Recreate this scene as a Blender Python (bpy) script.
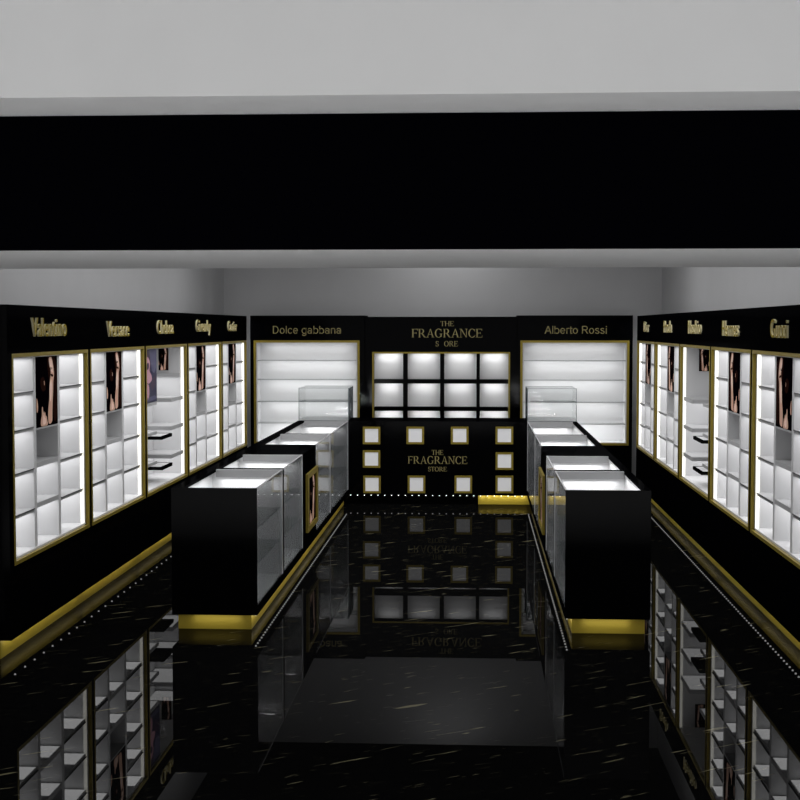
import bpy, bmesh, math, random
from mathutils import Vector, Matrix
PI = math.pi
for o in list(bpy.data.objects): bpy.data.objects.remove(o)
S = bpy.context.scene
COL = S.collection

# ------------------------------------------------------------------ camera
F = 1400.0; H = 2.23
yaw = math.atan(75 / F); pitch = math.atan(73 / math.hypot(F, 75))
cd = bpy.data.cameras.new('camera'); cam = bpy.data.objects.new('camera', cd); COL.objects.link(cam)
cd.sensor_width = 36; cd.lens = 36 * F / 800; cd.clip_end = 200
cam.location = (0, 0, H); cam.rotation_euler = (PI / 2 - pitch, 0, yaw)
S.camera = cam

# ------------------------------------------------------------------ world, exposure
w = bpy.data.worlds.new('world'); S.world = w; w.use_nodes = True
w.node_tree.nodes['Background'].inputs[0].default_value = (1, 1, 1, 1)
w.node_tree.nodes['Background'].inputs[1].default_value = 0.40
S.view_settings.view_transform = 'Standard'; S.view_settings.look = 'None'
S.view_settings.exposure = 0; S.view_settings.gamma = 1; S.view_settings.use_curve_mapping = False

def area(name, loc, direction, sx, sy, power, color=(1, 1, 1), spread=PI, parent=None):
    l = bpy.data.lights.new(name, 'AREA'); l.shape = 'RECTANGLE'; l.size = sx; l.size_y = sy
    l.energy = power; l.color = color; l.spread = spread
    o = bpy.data.objects.new(name, l); COL.objects.link(o); o.location = loc
    o.rotation_euler = Vector(direction).to_track_quat('-Z', 'Y').to_euler()
    if parent: o.parent = parent
    return o
# general shop lighting under the ceiling, fill lamps added in front of the shop
area('shop_and_fill_light', (-0.5, 12.6, 3.70), (0, 0, -1), 4.5, 6.0, 150)
area('shop_and_fill_light', (-0.45, 16.5, 3.70), (0, 0.2, -0.9), 4.4, 0.3, 45)  # strip added to brighten the upper back wall
area('shop_and_fill_light', (-0.35, 19.2, 3.72), (0, 0.5, -0.85), 0.9, 0.12, 5)
area('mall_fill_light', (-0.3, 1.2, 4.7), (0, 0, -1), 9.0, 6.0, 345, spread=math.radians(75))  # unseen downlight added to feed the bounce off the outside floor
area('mall_fill_light', (-0.3, -1.0, 4.2), (0, 1, -0.05), 6.0, 1.0, 21)  # unseen lamp added to brighten the face of the shop front
for cx_ in (-3.36, 2.39): area('shop_and_fill_light', (cx_, 19.05, 2.36), (0, 0, -1), 0.3, 0.3, 4)  # fill lamps added low behind the cabinets to brighten the corner gaps

# ------------------------------------------------------------------ materials
def mat(name, color, rough=0.5, metal=0.0, spec=0.5, emit=None, estr=0.0):
    m = bpy.data.materials.new(name); m.use_nodes = True
    b = m.node_tree.nodes['Principled BSDF']
    b.inputs['Base Color'].default_value = (*color, 1)
    b.inputs['Roughness'].default_value = rough
    b.inputs['Metallic'].default_value = metal
    b.inputs['Specular IOR Level'].default_value = spec
    if emit:
        b.inputs['Emission Color'].default_value = (*emit, 1)
        b.inputs['Emission Strength'].default_value = estr
    return m
def lacquer(name, c, k, rough):
    m = bpy.data.materials.new(name); m.use_nodes = True; nt = m.node_tree; N = nt.nodes; L = nt.links
    N.remove(N['Principled BSDF'])
    d = N.new('ShaderNodeBsdfDiffuse'); d.inputs[0].default_value = (*c, 1)
    g = N.new('ShaderNodeBsdfGlossy'); g.inputs['Roughness'].default_value = rough
    ms = N.new('ShaderNodeMixShader'); ms.inputs[0].default_value = k
    L.new(d.outputs[0], ms.inputs[1]); L.new(g.outputs[0], ms.inputs[2]); L.new(ms.outputs[0], N['Material Output'].inputs[0]); return m
BLACK = lacquer('black_lacquer', (0.0012, 0.0012, 0.0016), 0.006, 0.08)
FASC = mat('black_fascia', (0.0010, 0.0010, 0.0018), 0.6, 0, 0.0)
WHITE = mat('white_laminate', (0.72, 0.72, 0.73), 0.45, 0, 0.3)
WHITE2 = mat('white_edge', (0.50, 0.50, 0.51), 0.5, 0, 0.3)
GREYL = mat('grey_laminate', (0.42, 0.42, 0.43), 0.5, 0, 0.3)
DARK = mat('dark_shelf_edge', (0.035, 0.037, 0.04), 0.3)
ALU = mat('aluminium', (0.75, 0.75, 0.77), 0.35, 0.3)
GOLD = mat('gold_frame', (0.30, 0.225, 0.03), 0.45, 0.35, 0.4)
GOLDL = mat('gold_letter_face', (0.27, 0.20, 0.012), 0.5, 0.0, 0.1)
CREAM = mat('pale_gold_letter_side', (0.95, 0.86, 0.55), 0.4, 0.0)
GOLDP = mat('dull_gold_print', (0.30, 0.25, 0.10), 0.6)
LED = mat('led_strip', (1, 1, 1), 0.5, emit=(1.0, 0.97, 0.82), estr=1.15)
LEDP = mat('led_spot', (1, 1, 1), 0.5, emit=(1, 1, 1), estr=2.5)
OPAL = mat('lit_opal_panel', (0.6, 0.6, 0.62), 0.5, emit=(1, 1, 1), estr=0.24)

def wall_mat(name, c):
    m = mat(name, c, 0.8, 0, 0.2); nt = m.node_tree
    n = nt.nodes.new('ShaderNodeTexNoise'); n.inputs['Scale'].default_value = 3
    tc = nt.nodes.new('ShaderNodeTexCoord'); nt.links.new(tc.outputs['Object'], n.inputs['Vector'])
    r = nt.nodes.new('ShaderNodeMapRange'); r.inputs[3].default_value = 0.96; r.inputs[4].default_value = 1.03
    nt.links.new(n.outputs[0], r.inputs[0])
    mx = nt.nodes.new('ShaderNodeMix'); mx.data_type = 'RGBA'; mx.blend_type = 'MULTIPLY'; mx.inputs[0].default_value = 1
    mx.inputs[6].default_value = (*c, 1); nt.links.new(r.outputs[0], mx.inputs[7])
    nt.links.new(mx.outputs[2], nt.nodes['Principled BSDF'].inputs['Base Color'])
    return m
PLASTER = wall_mat('grey_plaster', (0.50, 0.50, 0.51))
GYPSUM = wall_mat('pale_gypsum', (0.72, 0.72, 0.72))
CEIL = mat('black_ceiling', (0.004, 0.004, 0.004), 0.9, 0, 0.0)

# brushed gold plinth
GOLDB = mat('brushed_gold', (0.55, 0.41, 0.045), 0.4, 0.3, 0.3)
nt = GOLDB.node_tree
tc = nt.nodes.new('ShaderNodeTexCoord'); mp = nt.nodes.new('ShaderNodeMapping'); mp.inputs['Scale'].default_value = (3, 3, 90)
nz = nt.nodes.new('ShaderNodeTexNoise'); nz.inputs['Scale'].default_value = 4
bp = nt.nodes.new('ShaderNodeBump'); bp.inputs['Strength'].default_value = 0.15; bp.inputs['Distance'].default_value = 0.01
nt.links.new(tc.outputs['Object'], mp.inputs[0]); nt.links.new(mp.outputs[0], nz.inputs[0])
nt.links.new(nz.outputs[0], bp.inputs['Height']); nt.links.new(bp.outputs[0], nt.nodes['Principled BSDF'].inputs['Normal'])

# polished black marble with short pale gold veins
def marble():
    m = bpy.data.materials.new('polished_black_marble'); m.use_nodes = True; nt = m.node_tree
    N = nt.nodes; L = nt.links; b = N['Principled BSDF']
    b.inputs['Specular IOR Level'].default_value = 0; b.inputs['Roughness'].default_value = 0.6
    tc = N.new('ShaderNodeTexCoord')
    def streak(scale, lo, hi, rot, off, sx, sy):
        r = N.new('ShaderNodeMapping'); r.inputs['Rotation'].default_value = (0, 0, rot); r.inputs['Location'].default_value = (off, off * .7, 0)
        mp = N.new('ShaderNodeMapping'); mp.inputs['Scale'].default_value = (sx, sy, 1)
        L.new(tc.outputs['Object'], r.inputs[0]); L.new(r.outputs[0], mp.inputs[0])
        n = N.new('ShaderNodeTexNoise'); n.inputs['Scale'].default_value = scale; n.inputs['Detail'].default_value = 2.5
        n.inputs['Roughness'].default_value = 0.6; n.inputs['Distortion'].default_value = 0.4
        L.new(mp.outputs[0], n.inputs[0])
        c = N.new('ShaderNodeMapRange'); c.inputs[1].default_value = lo; c.inputs[2].default_value = hi
        L.new(n.outputs[0], c.inputs[0]); return c.outputs[0]
    a = streak(2.6, 0.66, 0.715, -0.62, 3.1, 1.0, 9.0)
    d = streak(7.0, 0.64, 0.72, -0.45, 9.7, 1.0, 8.0)
    mu = N.new('ShaderNodeMath'); mu.operation = 'MULTIPLY'; mu.inputs[1].default_value = 0.22; L.new(d, mu.inputs[0])
    ad = N.new('ShaderNodeMath'); ad.operation = 'MAXIMUM'; L.new(a, ad.inputs[0]); L.new(mu.outputs[0], ad.inputs[1])
    mx = N.new('ShaderNodeMix'); mx.data_type = 'RGBA'; L.new(ad.outputs[0], mx.inputs[0])
    mx.inputs[6].default_value = (0.003, 0.003, 0.0032, 1); mx.inputs[7].default_value = (0.16, 0.145, 0.09, 1)
    L.new(mx.outputs[2], b.inputs['Base Color'])
    g = N.new('ShaderNodeBsdfGlossy'); g.inputs['Roughness'].default_value = 0.0; g.inputs['Color'].default_value = (1, 1, 1, 1)
    ms = N.new('ShaderNodeMixShader'); ms.inputs[0].default_value = 0.072
    L.new(b.outputs[0], ms.inputs[1]); L.new(g.outputs[0], ms.inputs[2]); L.new(ms.outputs[0], N['Material Output'].inputs[0])
    return m
MARBLE = marble()

def glass(name, tint, ior, k=1.0):
    m = bpy.data.materials.new(name); m.use_nodes = True; nt = m.node_tree; N = nt.nodes; L = nt.links
    N.remove(N['Principled BSDF'])
    t = N.new('ShaderNodeBsdfTransparent'); t.inputs[0].default_value = (*tint, 1)
    g = N.new('ShaderNodeBsdfGlossy'); g.inputs['Roughness'].default_value = 0
    f = N.new('ShaderNodeFresnel'); f.inputs[0].default_value = ior
    mu = N.new('ShaderNodeMath'); mu.operation = 'MULTIPLY'; mu.inputs[1].default_value = k; L.new(f.outputs[0], mu.inputs[0])
    ms = N.new('ShaderNodeMixShader'); L.new(mu.outputs[0], ms.inputs[0]); L.new(t.outputs[0], ms.inputs[1]); L.new(g.outputs[0], ms.inputs[2])
    L.new(ms.outputs[0], N['Material Output'].inputs[0]); return m
GLASS = glass('side_glass', (0.80, 0.805, 0.81), 1.45, 0.62)
GLASSE = glass('shelf_glass', (0.94, 0.95, 0.95), 1.3, 0.15)
GEDGE = mat('glass_edge', (0.16, 0.19, 0.19), 0.3)

# ------------------------------------------------------------------ mesh helpers
def tag(o, label=None, cat=None, group=None, kind=None):
    if label: o['label'] = label
    if cat: o['category'] = cat
    if group: o['group'] = group
    if kind: o['kind'] = kind
    return o
class MB:
    def __init__(s): s.v = []; s.f = []; s.mi = []
    def box(s, x0, x1, y0, y1, z0, z1, m=0):
        x0, x1 = min(x0, x1), max(x0, x1); y0, y1 = min(y0, y1), max(y0, y1); z0, z1 = min(z0, z1), max(z0, z1)
        b = len(s.v)
        s.v += [(x0,y0,z0),(x1,y0,z0),(x1,y1,z0),(x0,y1,z0),(x0,y0,z1),(x1,y0,z1),(x1,y1,z1),(x0,y1,z1)]
        for q in ((0,3,2,1),(4,5,6,7),(0,1,5,4),(1,2,6,5),(2,3,7,6),(3,0,4,7)): s.f.append(tuple(b+i for i in q)); s.mi.append(m)
        return s
    def prism(s, pts, y0, y1, m=0):
        """polygon in XZ extruded along Y"""
        b = len(s.v); n = len(pts)
        s.v += [(x, y0, z) for x, z in pts] + [(x, y1, z) for x, z in pts]
        s.f.append(tuple(range(b, b+n))); s.mi.append(m)
        s.f.append(tuple(range(b+2*n-1, b+n-1, -1))); s.mi.append(m)
        for i in range(n):
            j = (i+1) % n; s.f.append((b+i, b+n+i, b+n+j, b+j)); s.mi.append(m)
        return s
    def dome(s, x, y, z, r, m=0):
        """small round spot lamp: short drum with a domed underside"""
        b = len(s.v); n = 8
        for k, (rr, dz) in enumerate(((r, 0.004), (r, -0.002), (r*0.6, -0.006))):
            for i in range(n):
                a = 2*PI*i/n; s.v.append((x+rr*math.cos(a), y+rr*math.sin(a), z+dz))
        for k in range(2):
            for i in range(n):
                j = (i+1) % n; s.f.append((b+k*n+i, b+(k+1)*n+i, b+(k+1)*n+j, b+k*n+j)); s.mi.append(m)
        s.f.append(tuple(b+i for i in range(n))); s.mi.append(m)
        s.f.append(tuple(b+2*n+i for i in range(n-1, -1, -1))); s.mi.append(m)
        return s
    def build(s, name, mats, parent=None, loc=(0, 0, 0), bevel=0):
        me = bpy.data.meshes.new(name); me.from_pydata(s.v, [], s.f); me.validate()
        if not isinstance(mats, (list, tuple)): mats = [mats]
        for m in mats: me.materials.append(m)
        for p, i in zip(me.polygons, s.mi): p.material_index = i
        bm = bmesh.new(); bm.from_mesh(me); bmesh.ops.recalc_face_normals(bm, faces=bm.faces); bm.to_mesh(me); bm.free()
        o = bpy.data.objects.new(name, me); COL.objects.link(o); o.location = loc
        if parent: o.parent = parent
        if bevel:
            md = o.modifiers.new('bevel', 'BEVEL'); md.width = bevel; md.segments = 2; md.limit_method = 'ANGLE'
        return o
def empty(name, loc, label=None, cat=None, group=None):
    o = bpy.data.objects.new(name, None); COL.objects.link(o); o.location = loc; o.empty_display_size = .1
    return tag(o, label, cat, group)
def frame_box(mb, a0, a1, z0, z1, t, d0, d1, axis='x', m=0):
    """rectangular picture-frame ring, outer a0..a1 x z0..z1, width t (side, top)"""
    ts, tt = t if isinstance(t, tuple) else (t, t)
    for (p0, p1, q0, q1) in ((a0, a0+ts, z0, z1), (a1-ts, a1, z0, z1), (a0+ts, a1-ts, z0, z0+tt), (a0+ts, a1-ts, z1-tt, z1)):
        if axis == 'x': mb.box(p0, p1, d0, d1, q0, q1, m)
        else: mb.box(d0, d1, p0, p1, q0, q1, m)
    return mb

# sans lettering from the built-in font, fitted to a box; extruded
def sans(name, text, width, cap, depth, mats, parent, loc, rot, two=False):
    c = bpy.data.curves.new(name, 'FONT'); c.body = text; c.size = 1; c.extrude = 0.5; c.resolution_u = 4
    t = bpy.data.objects.new(name, c); COL.objects.link(t)
    dg = bpy.context.evaluated_depsgraph_get(); dg.update()
    me = bpy.data.meshes.new_from_object(t.evaluated_get(dg)); bpy.data.objects.remove(t)
    xs = [v.co.x for v in me.vertices]; x0, x1 = min(xs), max(xs)
    # cap height of the built-in font is about 0.73
    for v in me.vertices:
        v.co.x = (v.co.x - x0) / (x1 - x0) * width; v.co.y = v.co.y / 0.73 * cap; v.co.z = v.co.z * depth
    me.materials.clear()
    for m in mats: me.materials.append(m)
    me.update()
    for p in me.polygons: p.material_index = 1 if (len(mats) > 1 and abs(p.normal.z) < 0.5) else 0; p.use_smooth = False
    me.name = name
    o = bpy.data.objects.new(name, me); COL.objects.link(o); o.parent = parent; o.location = loc; o.rotation_euler = rot
    return o

# serif capitals built from stems, hairlines, serifs and bowls (cap height 1)
def arc(cx, cy, rx, ry, t, h, a0, a1, n=18):
    out = []
    for i in range(n):
        p, q = math.radians(a0 + (a1-a0)*i/n), math.radians(a0 + (a1-a0)*(i+1)/n)
        o1 = (cx+rx*math.cos(p), cy+ry*math.sin(p)); o2 = (cx+rx*math.cos(q), cy+ry*math.sin(q))
        i1 = (cx+(rx-t)*math.cos(p), cy+(ry-h)*math.sin(p)); i2 = (cx+(rx-t)*math.cos(q), cy+(ry-h)*math.sin(q))
        out.append([o1, o2, i2, i1])
    return out
def R(x0, x1, y0, y1): return [(x0, y0), (x1, y0), (x1, y1), (x0, y1)]
HL = 0.055; ST = 0.14
def serif(x, y): return R(x-0.07, x+ST+0.07, y, y+0.045) if y < .5 else R(x-0.07, x+ST+0.07, y-0.045, y)
def glyph(ch):
    if ch == 'T': return .82, [R(.34,.48,0,1), serif(.34,0), R(.02,.80,.945,1), [(.02,.75),(.06,.75),(.09,.95),(.02,.95)], [(.76,.75),(.80,.75),(.80,.95),(.73,.95)]]
    if ch == 'H': return .98, [R(.1,.24,0,1), R(.74,.88,0,1), R(.24,.74,.48,.54)] + [serif(x,y) for x in (.1,.74) for y in (0,1)]
    if ch == 'E': return .82, [R(.1,.24,0,1), serif(.1,0), serif(.1,1), R(.24,.74,0,.055), R(.24,.70,.945,1), R(.24,.56,.48,.535), [(.70,0),(.76,0),(.78,.24),(.74,.24)], [(.66,1),(.72,1),(.72,.77),(.68,.77)], R(.54,.58,.38,.63)]
    if ch == 'F': return .76, [R(.1,.24,0,1), serif(.1,0), serif(.1,1), R(.24,.70,.945,1), R(.24,.56,.48,.535), [(.66,1),(.72,1),(.72,.77),(.68,.77)], R(.54,.58,.38,.63)]
    if ch == 'R': return .92, [R(.1,.24,0,1), serif(.1,0), serif(.1,1), R(.24,.42,.945,1), R(.24,.44,.46,.515)] + arc(.42,.73,.27,.27,.14,.055,-90,90) + [[(.36,.48),(.52,.48),(.86,0),(.70,0)], R(.70,.94,0,.045)]
    if ch == 'A': return .96, [[(.12,0),(.19,0),(.50,.92),(.47,1)], [(.47,1),(.53,1),(.88,0),(.72,0)], R(.25,.66,.33,.38), R(.02,.30,0,.045), R(.64,.96,0,.045)]
    if ch == 'N': return .98, [R(.14,.20,0,1), R(.78,.84,0,1), [(.10,1),(.26,1),(.84,.0),(.76,.0)], R(.02,.32,0,.045), R(.66,.96,.955,1), R(.02,.24,.955,1)]
    if ch == 'O': return .98, arc(.48,.5,.44,.52,.15,.055,0,360,32)
    if ch == 'C': return .88, arc(.48,.5,.43,.52,.15,.055,45,315,26) + [R(.76,.80,.68,.98), [(.74,.10),(.80,.16),(.84,.28),(.80,.28)]]
    if ch == 'G': return .98, arc(.48,.5,.43,.52,.15,.055,45,315,26) + [R(.76,.80,.68,.98), R(.70,.84,.06,.44), R(.60,.92,.40,.445)]
    if ch == 'S': return .66, arc(.33,.735,.26,.275,.12,.06,30,270,16) + arc(.33,.265,.27,.275,.12,.06,-150,90,16) + [R(.54,.58,.72,.98), R(.05,.09,.04,.30)]
    return .40, []
def sglyph(ch):
    O = lambda cx, cy, rx, ry, a0, a1, n=16: arc(cx, cy, rx, ry, .12, .105, a0, a1, n)
    return {
     'o': (.80, O(.38,.36,.34,.38,0,360,26)), 'c': (.73, O(.38,.36,.34,.38,38,322,22)),
     'e': (.80, O(.38,.36,.34,.38,0,322,24) + [R(.08,.70,.31,.41)]),
     'a': (.80, [R(.55,.67,0,.50)] + O(.37,.50,.30,.24,0,165,10) + O(.34,.21,.29,.23,0,360,20)),
     'b': (.80, [R(.07,.19,0,1)] + O(.40,.36,.34,.38,0,360,24)),
     'g': (.80, [R(.58,.70,-.08,.73)] + O(.38,.36,.34,.38,0,360,24) + O(.38,-.06,.32,.23,195,360,12)),
     'n': (.78, [R(.08,.20,0,.73), R(.56,.68,0,.46)] + O(.38,.45,.30,.29,0,180,12)),
     'l': (.31, [R(.09,.21,0,1)]), 'i': (.31, [R(.09,.21,0,.73), R(.09,.21,.87,1)]),
     't': (.42, [R(.13,.25,.05,.94), R(.02,.40,.63,.73), R(.17,.40,0,.10)]),
     'r': (.47, [R(.08,.20,0,.73)] + O(.36,.45,.28,.29,75,180,8)),
     's': (.70, O(.34,.545,.27,.20,15,270,14) + O(.34,.20,.29,.22,-165,90,14)),
     'D': (1.0, [R(.10,.23,0,1), R(.23,.46,.89,1), R(.23,.46,0,.11)] + O(.44,.5,.45,.5,-90,90,16)),
     'A': (.95, [[(0,0),(.14,0),(.53,1),(.39,1)], [(.79,0),(.93,0),(.54,1),(.40,1)], R(.20,.72,.30,.41)]),
     'R': (1.0, [R(.10,.23,0,1), R(.23,.60,.89,1), R(.23,.60,.44,.55), [(.46,.46),(.62,.46),(.94,0),(.78,0)]] + O(.58,.72,.29,.28,-90,90,12)),
    }.get(ch, (.38, []))
def serif_text(mb, text, x0, x1, z0, z1, y0, y1, font=None):
    gl = [(font or glyph)(c) for c in text]; tot = sum(g[0] for g in gl); k = (x1-x0)/tot; h = z1-z0; x = x0
    for wd, polys in gl:
        for p in polys: mb.prism([(x+px*k, z0+pz*h) for px, pz in p], y0, y1)
        x += wd*k
    return mb

# ------------------------------------------------------------------ setting
XL, XR = -3.09, 2.16
WL, WR = -3.59, 2.62
YB = 19.9; ZC = 3.78
def struct(name, mb, m, bevel=0): return tag(mb.build(name, m, bevel=bevel), kind='structure')
struct('floor', MB().box(-6, 5, 5.6, YB+.2, -.1, 0), MARBLE)
struct('floor_mall_bounce', MB().box(-8, 7, -6, 5.6, -.1, 0), wall_mat('pale_bounce_tile', (0.61, 0.61, 0.615)))  # unseen pale floor added to bounce light up onto the soffits
struct('wall_back', MB().box(WL-.2, WR+.2, YB, YB+.2, 0, ZC+.2), PLASTER)
struct('wall_left', MB().box(WL-.2, WL, 7.8, YB, 0, ZC+.2), PLASTER)
struct('wall_right', MB().box(WR, WR+.2, 7.8, YB, 0, ZC+.2), PLASTER)
struct('ceiling', MB().box(WL, WR, 7.8, YB, ZC, ZC+.2), CEIL)
# shop front: bulkhead with a black fascia panel, pale wall of the mall above it
struct('wall_front', MB().box(-6, 5, 5.53, 7.8, 3.14, 4.8), GYPSUM)
struct('trim_1', MB().box(-6, 5, 6.02, 7.83, 2.56, 3.14), GYPSUM)
struct('trim_2', MB().box(-6, 5, 6.0, 6.02, 2.562, 3.138), FASC)

# ------------------------------------------------------------------ posters
SKIN = mat('poster_skin', (0.62, 0.36, 0.26), 0.5, emit=(0.62, 0.36, 0.26), estr=0.12)  # faint glow put into the print so it does not read dark
SKIN2 = mat('poster_pale_skin', (0.85, 0.60, 0.50), 0.5, emit=(0.85, 0.6, 0.5), estr=0.12)  # same added glow as the darker skin tone
HAIR = mat('poster_brown_hair', (0.022, 0.008, 0.006), 0.6, 0, 0.0)
PBLK = mat('poster_black', (0.002, 0.001, 0.002), 0.6, 0, 0.0)
PPUR = mat('poster_violet', (0.05, 0.02, 0.06), 0.5)
PLIL = mat('poster_lilac', (0.11, 0.105, 0.2), 0.5)
PPNK = mat('poster_pink', (0.50, 0.26, 0.33), 0.5, emit=(0.8, 0.4, 0.5), estr=0.12)  # pink also carries a little added glow
PNAV = mat('poster_navy', (0.012, 0.01, 0.06), 0.5)
def blob(pts, n=4):
    """smooth closed outline through pts (Catmull-Rom)"""
    out = []; m = len(pts)
    for i in range(m):
        p0, p1, p2, p3 = (Vector(pts[(i+k-1) % m]) for k in range(4))
        for j in range(n):
            t = j/n
            out.append(tuple(0.5*((2*p1)+(p2-p0)*t+(2*p0-5*p1+4*p2-p3)*t*t+(3*p1-p0-3*p2+p3)*t*t*t)))
    return out
PORTRAIT = [  # (layer, material index, outline in 0..1 across and 0..1 up)
    (1, 2, [(.52,.99),(.66,1.0),(.86,.98),(.97,.84),(.98,.55),(.99,.20),(.90,.04),(.80,.10),(.72,.40),(.58,.70)]),
    (2, 1, [(.60,.97),(.72,.985),(.80,.88),(.84,.74),(.80,.62),(.79,.50),(.76,.36),(.74,.20),(.72,.05),(.56,.03),(.54,.20),(.60,.38),(.61,.52),(.64,.64),(.68,.76),(.63,.86)]),
    (3, 3, [(.62,.95),(.71,.96),(.77,.86),(.78,.76),(.70,.78),(.63,.86)]),
    (3, 3, [(.64,.62),(.70,.66),(.74,.56),(.71,.42),(.64,.34),(.61,.46)]),
    (3, 2, [(.68,.74),(.78,.73),(.79,.70),(.70,.705)]),
    (3, 2, [(.64,.83),(.74,.835),(.75,.815),(.65,.80)]),
    (3, 1, [(.22,.01),(.20,.10),(.24,.16),(.25,.27),(.29,.28),(.31,.20),(.34,.22),(.36,.19),(.40,.20),(.42,.15),(.46,.14),(.49,.08),(.50,.01)]),
    (4, 3, [(.29,.12),(.33,.17),(.37,.13),(.43,.10),(.42,.04),(.30,.03)]),
    (3, 1, [(.0,.40),(.03,.41),(.06,.36),(.075,.28),(.05,.22),(.0,.24)]),
    (1, 2, [(.20,.66),(.32,.71),(.42,.64),(.44,.54),(.34,.50),(.24,.54)]),
    (2, 1, [(.36,.645),(.38,.65),(.39,.60),(.37,.59)]),
    (4, 2, [(.84,.5),(.92,.52),(.93,.2),(.86,.12)]),
]
PURPLE = [
    (1, 1, [(.02,.98),(.4,.99),(.5,.7),(.4,.45),(.1,.4),(.0,.7)]),
    (1, 2, [(.45,.99),(.98,.99),(.98,.70),(.8,.55),(.6,.62),(.5,.8)]),
    (2, 3, [(.12,.78),(.3,.86),(.46,.74),(.42,.60),(.56,.52),(.60,.42),(.30,.36),(.12,.50)]),
    (3, 1, [(.2,.72),(.35,.75),(.38,.66),(.24,.62)]),
    (2, 3, [(.10,.32),(.34,.34),(.40,.18),(.30,.06),(.10,.08)]),
    (2, 1, [(.5,.36),(.9,.50),(.85,.30),(.6,.22)]),
    (2, 2, [(.15,.07),(.8,.12),(.9,.05),(.2,.02)]),
]
def print_part(parent, name, design, mats, w_, h_, to3):
    """printed panel with its picture; to3(u,v,off) -> local point, off = height off the panel"""
    vs, fs, mi = [], [], []
    c = [(0,0),(1,0),(1,1),(0,1)]
    for off in (0.0, 0.008): vs += [to3(u*w_, v*h_, off) for u, v in c]
    fs += [(3,2,1,0),(4,5,6,7),(0,1,5,4),(1,2,6,5),(2,3,7,6),(3,0,4,7)]; mi += [0]*6
    for lay, m, pts in design:
        o = blob(pts); b = len(vs)
        vs += [to3(min(max(u,0.004),.996)*w_, min(max(v,0.004),.996)*h_, 0.008+0.0004*lay) for u, v in o]
        fs.append(tuple(range(b, b+len(o)))); mi.append(m)
    me = bpy.data.meshes.new(name); me.from_pydata(vs, [], fs)
    for m in mats: me.materials.append(m)
    for p, i in zip(me.polygons, mi): p.material_index = i
    o = bpy.data.objects.new(name, me); COL.objects.link(o)
    if parent: o.parent = parent
    return o
PM = [PBLK, SKIN, HAIR, SKIN2]
def wall_poster(side, y0, y1, z0, z1, x, label, group, design=PORTRAIT, mats=PM, name='poster'):
    """poster in the plane x = const on a side wall; side -1 left wall (faces +X), +1 right wall"""
    # left wall: picture's left edge is near the camera; the right wall carries the mirrored picture
    def to3(u, v, off): return (-side*off, u, v)
    root = print_part(None, name, design, mats, y1-y0, z1-z0, to3)
    root.location = (x, y0, z0)
    return tag(root, label, 'poster', group)

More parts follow.
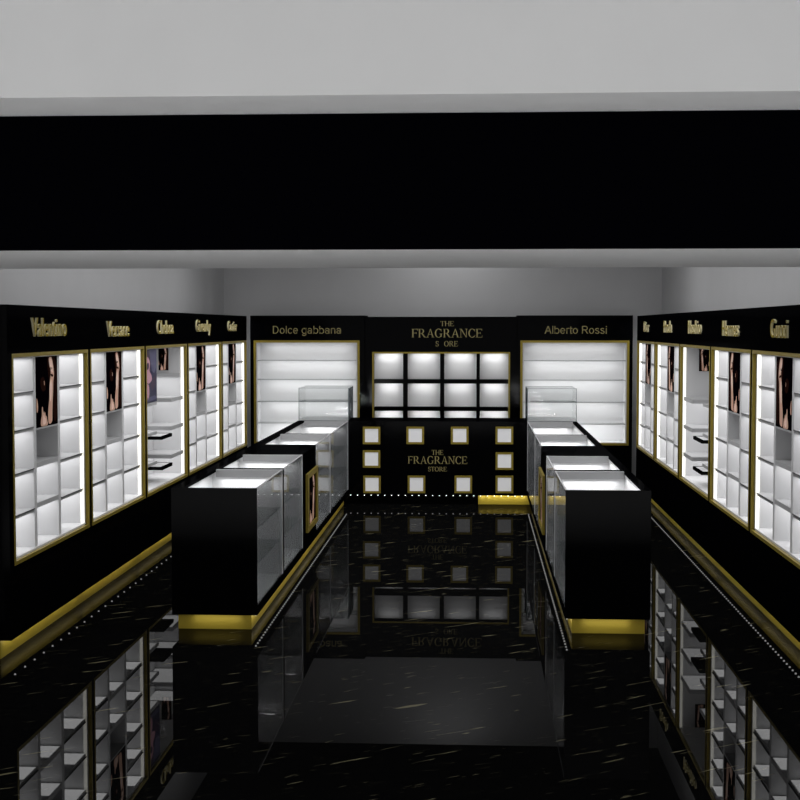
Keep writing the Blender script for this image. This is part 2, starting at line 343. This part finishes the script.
# ------------------------------------------------------------------ side wall display units
YS = (9.16, 11.07, 12.98, 14.92, 16.97, 18.85)
ZB = 0.135; ZT = 2.38; FZ0, FZ1 = 0.625, 2.052; DEP = 0.49
def cell_light(root, side, yc, z, ly=0.40, power=1.0, d=0.20, lx=0.10):
    area('shelf_light', (side*d, yc, z), (0, 0, -1), lx, ly, power, parent=root)
SZ = (1.78, 1.525, 1.23, .945)      # shelf heights in the outer columns
def display_unit(side, k, text, ty0, ty1, tz0, cap, label, first=False):
    y_start = YS[k]; L = YS[k+1]-YS[k]
    s = side
    root = empty('wall_display_unit', ((XL if s < 0 else XR), y_start, 0), label, 'display unit',
                 'wall display units down the left side' if s < 0 else 'wall display units down the right side')
    def B(mb, d0, d1, y0, y1, z0, z1, m=0): return mb.box(s*d0, s*d1, y0, y1, z0, z1, m)
    a, b = 0.034, L-0.034
    c = MB()
    ys = -0.05 if k == 0 else 0.0
    B(c, 0, DEP, ys, L, FZ1-.02, ZT); B(c, 0, DEP, ys, L, ZB, FZ0+.02)
    B(c, 0, DEP, ys, a+.012, FZ0+.02, FZ1-.02); B(c, 0, DEP, b-.012, L, FZ0+.02, FZ1-.02)
    B(c, DEP-.02, DEP, a+.012, b-.012, FZ0+.02, FZ1-.02)
    c.build('carcass', BLACK, root)
    fr = MB(); frame_box(fr, a, b, FZ0, FZ1, (.030, .026), -s*0.004, s*0.022, 'y')
    fr.build('frame', GOLD, root)
    i0, i1 = a+.012, b-.012   # liner
    z0, z1 = FZ0+.03, FZ1-.03
    ln = MB()
    B(ln, .36, .38, i0, i1, z0, z1); B(ln, .023, .36, i0, i0+.02, z0, z1); B(ln, .023, .36, i1-.05, i1, z0, z1)
    B(ln, .021, .36, i0+.02, i1-.05, z0-.01, z0+.012); B(ln, .021, .36, i0+.02, i1-.05, z1-.004, z1+.01)
    ln.build('liner', WHITE, root)
    ls = MB(); B(ls, .024, .050, i1-.056, i1-.0505, z0, z1); ls.build('light_strip', LED, root)
    zt = z1-.004; zf = z0+.012
    if k != 2:
        c1, p1, p2 = .084, .575, 1.150
        pw = .06; e3 = i1-.05
        for p in (p1, p2): B(MB(), .03, .36, p, p+pw, zf, zt).build('partition', WHITE, root)
        cols = [(i0+.02, p1), (p2+pw, e3)]
        for (y0, y1) in cols:
            for z in SZ:
                sh = B(MB(), .034, .36, y0, y1, z-.024, z).build('shelf', WHITE2, root)
                B(MB(), .026, .034, y0, y1, z-.005, z+.001).build('shelf_edge', DARK, sh)
            for z in (zt,)+SZ:
                zz = z-.03 if z != zt else z-.012
                cell_light(root, s, y1-.155, zz, .28, PW, .195, .31)
        y0, y1 = p1+pw, p2
        for z in (1.262, .975):
            B(MB(), .03, .36, y0, y1, z-.035, z).build('shelf', WHITE2, root)
            cell_light(root, s, y1-.155, z-.037, .28, PW, .195, .31)
        # ledge carrying the picture
        B(MB(), .03, .20, y0, y1, 1.497, 1.51).build('ledge', WHITE2, root)
    else:
        e3 = i1-.05; n1 = .60; f0 = 1.24
        top = 1.50
        for z in (1.50, 1.21, .918):
            B(MB(), .03, .36, f0, e3, z-.04, z).build('shelf', WHITE2, root)
            cell_light(root, s, (f0+e3)/2, z-.042, e3-f0-.03, PW*1.2, .195, .31)
            B(MB(), .03, .36, i0+.02, n1, z-.03, z).build('shelf', WHITE2, root)
            cell_light(root, s, (i0+.02+n1)/2, z-.032, .46, PW, .195, .31)
        if s < 0:
            B(MB(), .06, .36, e3-.03, e3, 1.705, 1.74).build('valance', WHITE2, root)
            cell_light(root, s, e3-.22, 1.70, .38, PW*.8, .20, .30)
    # raised lettering on the header
    depth = .016
    w_ = ty1-ty0
    rot = (PI/2, 0, PI/2) if s < 0 else (PI/2, 0, -PI/2)
    yy = (ty0-y_start) if s < 0 else (ty1-y_start)
    sans('lettering', text, w_, cap, depth, [GOLDL, CREAM], root, (-s*.009, yy, tz0), rot)
    # recessed gold plinth with spots under the overhang
    pl = MB(); B(pl, .09, DEP, ys+(.05 if k == 0 else 0), L, 0, ZB); pl.build('plinth', GOLDB, root)
    sp = MB(); step = .087 if s > 0 else .21
    n = int(L/step)
    for i in range(n): sp.dome(s*.03, (i+.5)*L/n, ZB-.005, .007)
    o = sp.build('led_spots', LEDP, root); tag(o, kind='stuff')
    area('plinth_light', (s*.03, L/2, ZB-.03), (s, 0, -.15), L*.95, .02, .55, (1, .98, .9), parent=root)
    return root
PW = 0.62
LT = [('Valentino', 9.60, 10.42, 2.165, .14), ('Versace', 11.60, 12.34, 2.15, .14), ('Chelsea', 13.46, 14.18, 2.165, .14),
      ('Givenchy', 15.36, 16.2, 2.18, .14), ('Cartier', 17.36, 18.0, 2.18, .135)]
RT = [('Gucci', 9.79, 10.33, 2.155, .14), ('Hermes', 11.59, 12.32, 2.155, .14), ('Moschino', 13.49, 14.28, 2.165, .14),
      ('Prada', 15.50, 16.12, 2.17, .14), ('Dior', 17.52, 18.02, 2.17, .14)]
ordl = ['nearest the entrance', 'second from the entrance', 'in the middle of the row', 'fourth from the entrance', 'at the far back end']
for k in range(5):
    for side, T, nm in ((-1, LT, 'left'), (1, RT, 'right')):
        t = T[k]
        what = 'three columns of lit niches' if k != 2 else 'open recess with black trays'
        display_unit(side, k, t[0], t[1], t[2], t[3], t[4],
                     'gold-framed %s wall unit %s, %s' % (nm, ordl[k], what))
        ys = YS[k]; X = XL if side < 0 else XR
        if k != 2:
            wall_poster(side, ys+.637, ys+1.148, 1.511, 2.017, X+side*.036,
                        'portrait poster of a woman in the %s wall unit %s' % (nm, ordl[k]), 'portrait posters in the wall units')
# display recess of the middle units: posters and trays
ys = YS[2]
wall_poster(-1, ys+.075, ys+.60, 1.505, 2.017, XL-.036, 'violet and pink poster at the near side of the open recess in the left wall', None, PURPLE, [PNAV, PPUR, PLIL, PPNK])
for side, X, nm, t in ((-1, XL, 'left', 'Chelsea'), (1, XR, 'right', 'Moschino')):
    yf = YS[3]-.034-.012-.05
    xa = X+side*.185
    root = print_part(None, 'poster', PORTRAIT, PM, .105, .25, (lambda u, v, off, sd=side: ((u if sd < 0 else -u), -off, v)))
    root.location = (xa-.105 if side < 0 else xa+.105, yf-.001, 1.768)
    tag(root, 'small portrait poster on the end panel of the open recess in the %s wall' % nm, 'poster')
    for z, which in ((1.105, 'upper'), (.80, 'lower')):
        ya, yb = (13.80, 14.27) if side < 0 else (13.62, 14.16)
        r = empty('display_tray', (X+side*.03, ya, z), '%s black-edged tray in the open recess of the %s wall' % (which, nm), 'tray', 'black-edged trays in the open recesses')
        m = MB(); W = .325; Lb = yb-ya
        m.box(0, side*W, 0, Lb, 0, .022)
        for q in ((0, side*.018, 0, Lb), (side*(W-.018), side*W, 0, Lb), (side*.018, side*(W-.018), 0, .018), (side*.018, side*(W-.018), Lb-.018, Lb)):
            m.box(q[0], q[1], q[2], q[3], .022, .034)
        m.build('tray_body', DARK if False else BLACK, r)
        MB().box(side*.0185, side*(W-.0185), .0185, Lb-.0185, .0222, .030).build('tray_insert', WHITE, r)

# ------------------------------------------------------------------ back wall cabinets
def back_unit(x0, x1, fx0, fx1, text, tx0, tx1, label):
    yf = 19.25; r = empty('back_display_unit', ((x0+x1)/2, yf, 0), label, 'display unit', 'display units on the back wall')
    cx = (x0+x1)/2; D = .62
    def B(mb, a, b, d0, d1, z0, z1): return mb.box(a-cx, b-cx, d0, d1, z0, z1)
    c = MB(); g = .02
    B(c, x0, x1, 0, D, FZ1-.02, 2.39); B(c, x0, x1, 0, D, .10, .63); B(c, x0, fx0+g, 0, D, .63, FZ1-.02); B(c, fx1-g, x1, 0, D, .63, FZ1-.02)
    B(c, fx0+g, fx1-g, D-.02, D, .63, FZ1-.02)
    c.build('carcass', BLACK, r)
    f = MB(); frame_box(f, fx0-cx, fx1-cx, .612, FZ1-.005, .03, -.012, .015); f.build('frame', GOLD, r)
    l = MB(); B(l, fx0+g, fx1-g, .30, .32, .63, 2.03); B(l, fx0+g, fx0+g+.025, .016, .30, .63, 2.03); B(l, fx1-g-.025, fx1-g, .016, .30, .63, 2.03)
    B(l, fx0+g+.025, fx1-g-.025, .016, .30, .63, .65); B(l, fx0+g+.025, fx1-g-.025, .016, .30, 2.02, 2.03); l.build('liner', WHITE, r)
    zs = (1.775, 1.508, 1.203, .905)
    for z in zs:
        sh = B(MB(), fx0+g+.026, fx1-g-.026, .03, .30, z-.010, z).build('shelf', GLASSE, r)
        B(MB(), fx0+g+.026, fx1-g-.026, .026, .03, z-.010, z).build('shelf_edge', GREYL, sh)
    for z in (2.015,)+zs:
        area('shelf_light', (0, .16, z-.018), (0, .25, -1), (fx1-fx0)*.8, .05, 1.3, parent=r)
    serif_text(MB(), text, tx0-cx, tx1-cx, 2.14, 2.246, -.008, -.0005, sglyph).build('lettering', GOLDP, r)
    p = MB(); B(p, x0+.02, x1-.02, .08, D, 0, .10); p.build('plinth', BLACK, r)
back_unit(-3.106, -1.520, -3.058, -1.589, 'Dolce gabbana', -2.80, -1.833, 'black unit lettered Dolce gabbana on the back wall, white glass shelves')
back_unit(.578, 2.148, .621, 2.102, 'Alberto Rossi', .949, 1.803, 'black unit lettered Alberto Rossi on the back wall, white glass shelves')
def centre_unit():
    x0, x1 = -1.516, .574; cx = (x0+x1)/2; yf = 19.3; D = .58
    r = empty('back_display_unit', (cx, yf, 0), 'central black unit with grid of lit white niches, gold shop name above', 'display unit')
    fx0, fx1, fz0, fz1 = -1.417, .481, .80, 1.888
    def B(mb, a, b, d0, d1, z0, z1): return mb.box(a-cx, b-cx, d0, d1, z0, z1)
    c = MB()
    B(c, x0, x1, 0, D, fz1-.01, 2.372); B(c, x0, x1, 0, D, .10, fz0+.01); B(c, x0, fx0+.01, 0, D, fz0+.01, fz1-.01); B(c, fx1-.01, x1, 0, D, fz0+.01, fz1-.01)
    c.build('carcass', BLACK, r)
    f = MB(); frame_box(f, fx0-cx, fx1-cx, fz0, fz1, .022, -.012, .01); f.build('frame', GOLD, r)
    B(MB(), fx0+.01, fx1-.01, .25, .27, fz0+.01, fz1-.01).build('back_panel', WHITE, r)
    vx = [(-.991, -.938), (-.480, -.427), (.021, .067)]; hz = [(1.452, 1.505), (1.074, 1.121)]
    for a, b in vx: B(MB(), a, b, -.004, .25, fz0+.023, fz1-.023).build('mullion', BLACK, r)
    edges = [fx0+.023]+[v for p in vx for v in p]+[fx1-.023]
    cols = [(edges[2*i], edges[2*i+1]) for i in range(4)]
    for z0, z1 in hz:
        for a, b in cols: B(MB(), a+.0005, b-.0005, 0, .25, z0, z1).build('shelf', BLACK, r)
    for a, b in cols:
        for z in (fz1-.023, 1.452, 1.074):
            area('niche_light', ((a+b)/2-cx, .15, z-.008), (0, .35, -1), (b-a)*.7, .06, .55, parent=r)
    t = MB(); 
    def T(s, a, b, z0, z1): serif_text(t, s, a-cx, b-cx, z0, z1, -.008, -.0005)
    T('THE', -.478, -.288, 2.243, 2.312); T('FRAGRANCE', -.876, .106, 2.088, 2.206); T('S', -.545, -.495, 1.965, 2.038); T('ORE', -.428, -.232, 1.965, 2.038)
    t.build('lettering', GOLDP, r)
    p = MB(); B(p, x0+.02, x1-.02, .08, D, 0, .10); p.build('plinth', BLACK, r)
centre_unit()

# ------------------------------------------------------------------ back counter
def counter():
    x0, x1, y0, y1, zt, zb = -2.22, 1.275, 17.50, 18.22, 1.050, .12
    r = empty('service_counter', (0, y0, 0), 'low black counter with square lit windows and gold shop name', 'counter')
    k = 17.5/17.6
    c = MB().box(x0, x1, .012, y1-y0, zb, zt-.03).box(x0, x1, 0, y1-y0, zt-.03, zt).box(x0, x1, 0, .012, zb, zb+.02)
    c.box(x0, x1, .0, .012, zb+.02, zt-.03)
    c.build('body', BLACK, r)
    wins = [(-1.302,.863),(-.750,.866),(-.190,.868),(.371,.870),(-1.303,.565),(.373,.547),(-1.297,.242),(-.734,.246),(-.143,.249),(.374,.252)]
    for x, z in wins:
        x *= k; z = H-(H-z)*k; h = .110
        f = MB(); frame_box(f, x-h, x+h, z-h, z+h, .026, -.014, 0); fo = f.build('window_frame', GOLD, r)
        MB().box(x-h+.026, x+h-.026, -.006, 0, z-h+.026, z+h-.026).build('window_panel', OPAL, fo)
    t = MB()
    def T(s, a, b, z0, z1): serif_text(t, s, a*k, b*k, H-(H-z0)*k, H-(H-z1)*k, -.008, -.0005)
    T('THE', -.543, -.393, .620, .682); T('FRAGRANCE', -.846, -.090, .507, .603); T('STORE', -.590, -.348, .412, .469)
    t.build('lettering', GOLDP, r)
    MB().box(x0+.02, .045, .09, y1-y0, 0, zb).build('plinth', BLACK, r)
    o = MB().box(.045, x1-.02, .085, y1-y0, 0, zb).build('plinth', GOLDB, r); o['label'] = 'gold section of the plinth'
    sp = MB(); n = 33
    for i in range(n): sp.dome(-1.56+i*.0868*k*.8+ i*.017, .02, zb-.004, .0065)
    sp.build('led_spots', LEDP, r)
    for i in range(7): area('plinth_light', (.09+i*.087, .022, zb-.016), (0, 1, -.3), .02, .015, .045, (1, .97, .85), parent=r)
counter()

# ------------------------------------------------------------------ aisle islands
MY = [10.09, 11.47, 12.81, 13.88, 15.30, 17.46]
ZI, ZK = 1.056, .12
CP = 1.0
def island(side):
    xi, xo = (-1.588, -2.218) if side < 0 else (.655, 1.268)     # aisle side, outer side
    s = -1 if side < 0 else 1                                    # towards the outer side
    nm = 'left' if side < 0 else 'right'
    W = abs(xo-xi); rail = .085 if side < 0 else .055
    pos = ['nearest the entrance', 'second from the entrance', '', 'third from the entrance', 'farthest, against the counter']
    for i in range(5):
        y0, y1 = MY[i], MY[i+1]; L = y1-y0
        if i == 2:
            r = empty('display_plinth', (xi, y0, 0), 'solid black block in the middle of the %s island, framed picture on its side' % nm, 'plinth')
            MB().box(0, s*W, 0, L, ZK, ZI).build('body', BLACK, r, bevel=.003)
        else:
            r = empty('display_case', (xi, y0, 0), 'black glass-sided display case of the %s island, %s' % (nm, pos[i]), 'display case', 'display cases of the %s island' % nm)
            def B(mb, d0, d1, a, b, z0, z1, m=0): return mb.box(s*d0, s*d1, a, b, z0, z1, m)
            c = MB()
            npn = {1: .085, 4: .045}.get(i, .02)
            B(c, 0, W, 0, npn, ZK, ZI)                               # near end panel
            B(c, 0, W, L-.012, L, ZK, ZI)                            # far end panel
            B(c, W-.03, W, npn, L-.012, ZK, ZI-.02)                  # outer side
            B(c, W-rail, W, npn, L-.012, ZI-.02, ZI)                 # broad outer rail
            B(c, 0, W-.03, npn, L-.012, ZK, .17)
            B(c, .0, .012, npn, L-.012, .17, .19)
            c.build('body', BLACK, r)
            l = MB()
            B(l, .014, W-.05, L-.03, L-.0125, .19, ZI-.002); B(l, .014, W-.05, npn+.0005, npn+.01, .19, ZI-.02)
            B(l, W-.05, W-.0305, npn+.0005, L-.0125, .19, ZI-.021); B(l, .014, W-.05, npn+.01, L-.03, .1705, .19)
            l.build('liner', WHITE, r)
            va = MB(); B(va, .02, W-rail, L-.055, L-.0305, ZI-.062, ZI-.002); va.build('valance', GREYL, r)
            g = B(MB(), .001, .009, npn+.001, L-.03, .191, ZI-.006).build('side_glass', GLASS, r)
            B(MB(), .0, .010, npn+.001, L-.03, ZI-.006, ZI).build('top_edge', ALU, g)
            B(MB(), -.002, .0135, L-.0295, L-.0125, .19, ZI).build('corner_post', ALU, r)
            for z in (.749, .485):
                sh = B(MB(), .02, W-.055, npn+.015, L-.06, z-.008, z).build('glass_shelf', GLASSE, r)
                B(MB(), .0145, .02, npn+.015, L-.06, z-.008, z).build('shelf_edge', GEDGE, sh)
            yc = L/2
            area('case_light', (s*W*.45, npn+.03, ZI-.05), (0, 1, -.7), W*.7, .04, 2.4*CP, parent=r)
            area('case_light', (s*(W-rail-.03), yc, ZI-.04), (0, 0, -1), .03, L*.7, .8*CP, parent=r)
            area('case_light', (s*W*.45, L-.075, ZI-.078), (0, .02, -1), W*.7, .03, .5*CP, parent=r)
        f0 = .08 if i == 0 else 0
        MB().box(s*.055, s*(W-.03), f0, L, 0, ZK).build('plinth', GOLDB, r)
        sp = MB(); n = int(L/.087)
        for j in range(n): sp.dome(s*.018, (j+.5)*L/n, ZK-.004, .007)
        sp.build('led_spots', LEDP, r)
        area('plinth_light', (s*.012, L/2, ZK-.03), (s, 0, -.15), L*.95, .015, .36, (1, .98, .9), parent=r)
        if i == 0:
            area('plinth_light', (s*W*.5, .010, ZK-.05), (0, 1, -.1), W*.55, .03, .06, (1, .98, .9), parent=r)
    # framed picture on the block's aisle face
    r = empty('framed_picture', (xi, 13.05, .29), 'gold-framed portrait picture on the aisle side of the %s island' % nm, 'picture', 'framed pictures on the island blocks')
    Lp, Hp = .86, .555
    fr = MB(); frame_box(fr, 0, Lp, 0, Hp, (.11, .05), -s*.022, 0, 'y'); fr.build('frame', GOLD, r)
    pr = print_part(r, 'print', PORTRAIT, PM, Lp-.222, Hp-.102, lambda u, v, off: (-s*(off+.0005), u, v))
    pr.location = (0, .111, .051)
    # glass box on the counter end
    r = empty('glass_box', (xi, 17.53, 1.050), 'clear glass box standing on the %s end of the counter' % nm, 'glass box', 'glass boxes on the counter')
    Wb, Lb, Hb, t = W, .66, .415, .008
    def B(mb, d0, d1, a, b, z0, z1, m=0): return mb.box(s*d0, s*d1, a, b, z0, z1, m)
    g = MB(); B(g, 0, Wb, 0, t, 0, Hb-t); B(g, 0, Wb, Lb-t, Lb, 0, Hb-t); B(g, Wb-t, Wb, t, Lb-t, 0, Hb-t)
    g.build('glass_wall', GLASSB, r)
    B(MB(), 0, t, t, Lb-t, 0, Hb-t).build('glass_wall', GLASSD, r)
    B(MB(), t+.0005, Wb-t-.0005, t+.0005, Lb-t-.0005, 0, .014).build('base_board', WHITE, r)
    B(MB(), 0, Wb, 0, Lb, Hb-t, Hb).build('glass_top', GLASSB, r)
    e = MB()
    for (a, b) in ((0, .0), (Wb-.006, 0), (0, Lb-.006)): B(e, a-.001, a+.007, b-.001, b+.007, 0, Hb+.001)
    for z in (Hb-.004, 0):
        B(e, .007, Wb-.007, -.001, .006, z, z+.005); B(e, .007, Wb-.007, Lb-.006, Lb+.001, z, z+.005)
    e.build('edge_strip', GEDGE, r)
    sh = B(MB(), t+.001, Wb-t-.001, t+.001, Lb-t-.001, .235, .242).build('glass_shelf', GLASSE, r)
    B(MB(), Wb-.085, Wb-t-.001, .012, .022, .2421, .252).build('shelf_clip', GEDGE, r)
GLASSD = glass('grazing_dark_glass', (0.5, 0.52, 0.53), 1.3, 0.4)  # same box glass; its darkening at a grazing view is put into the tint
GLASSB = glass('box_glass', (0.96, 0.965, 0.965), 1.3, 0.2)
island(-1); island(1)
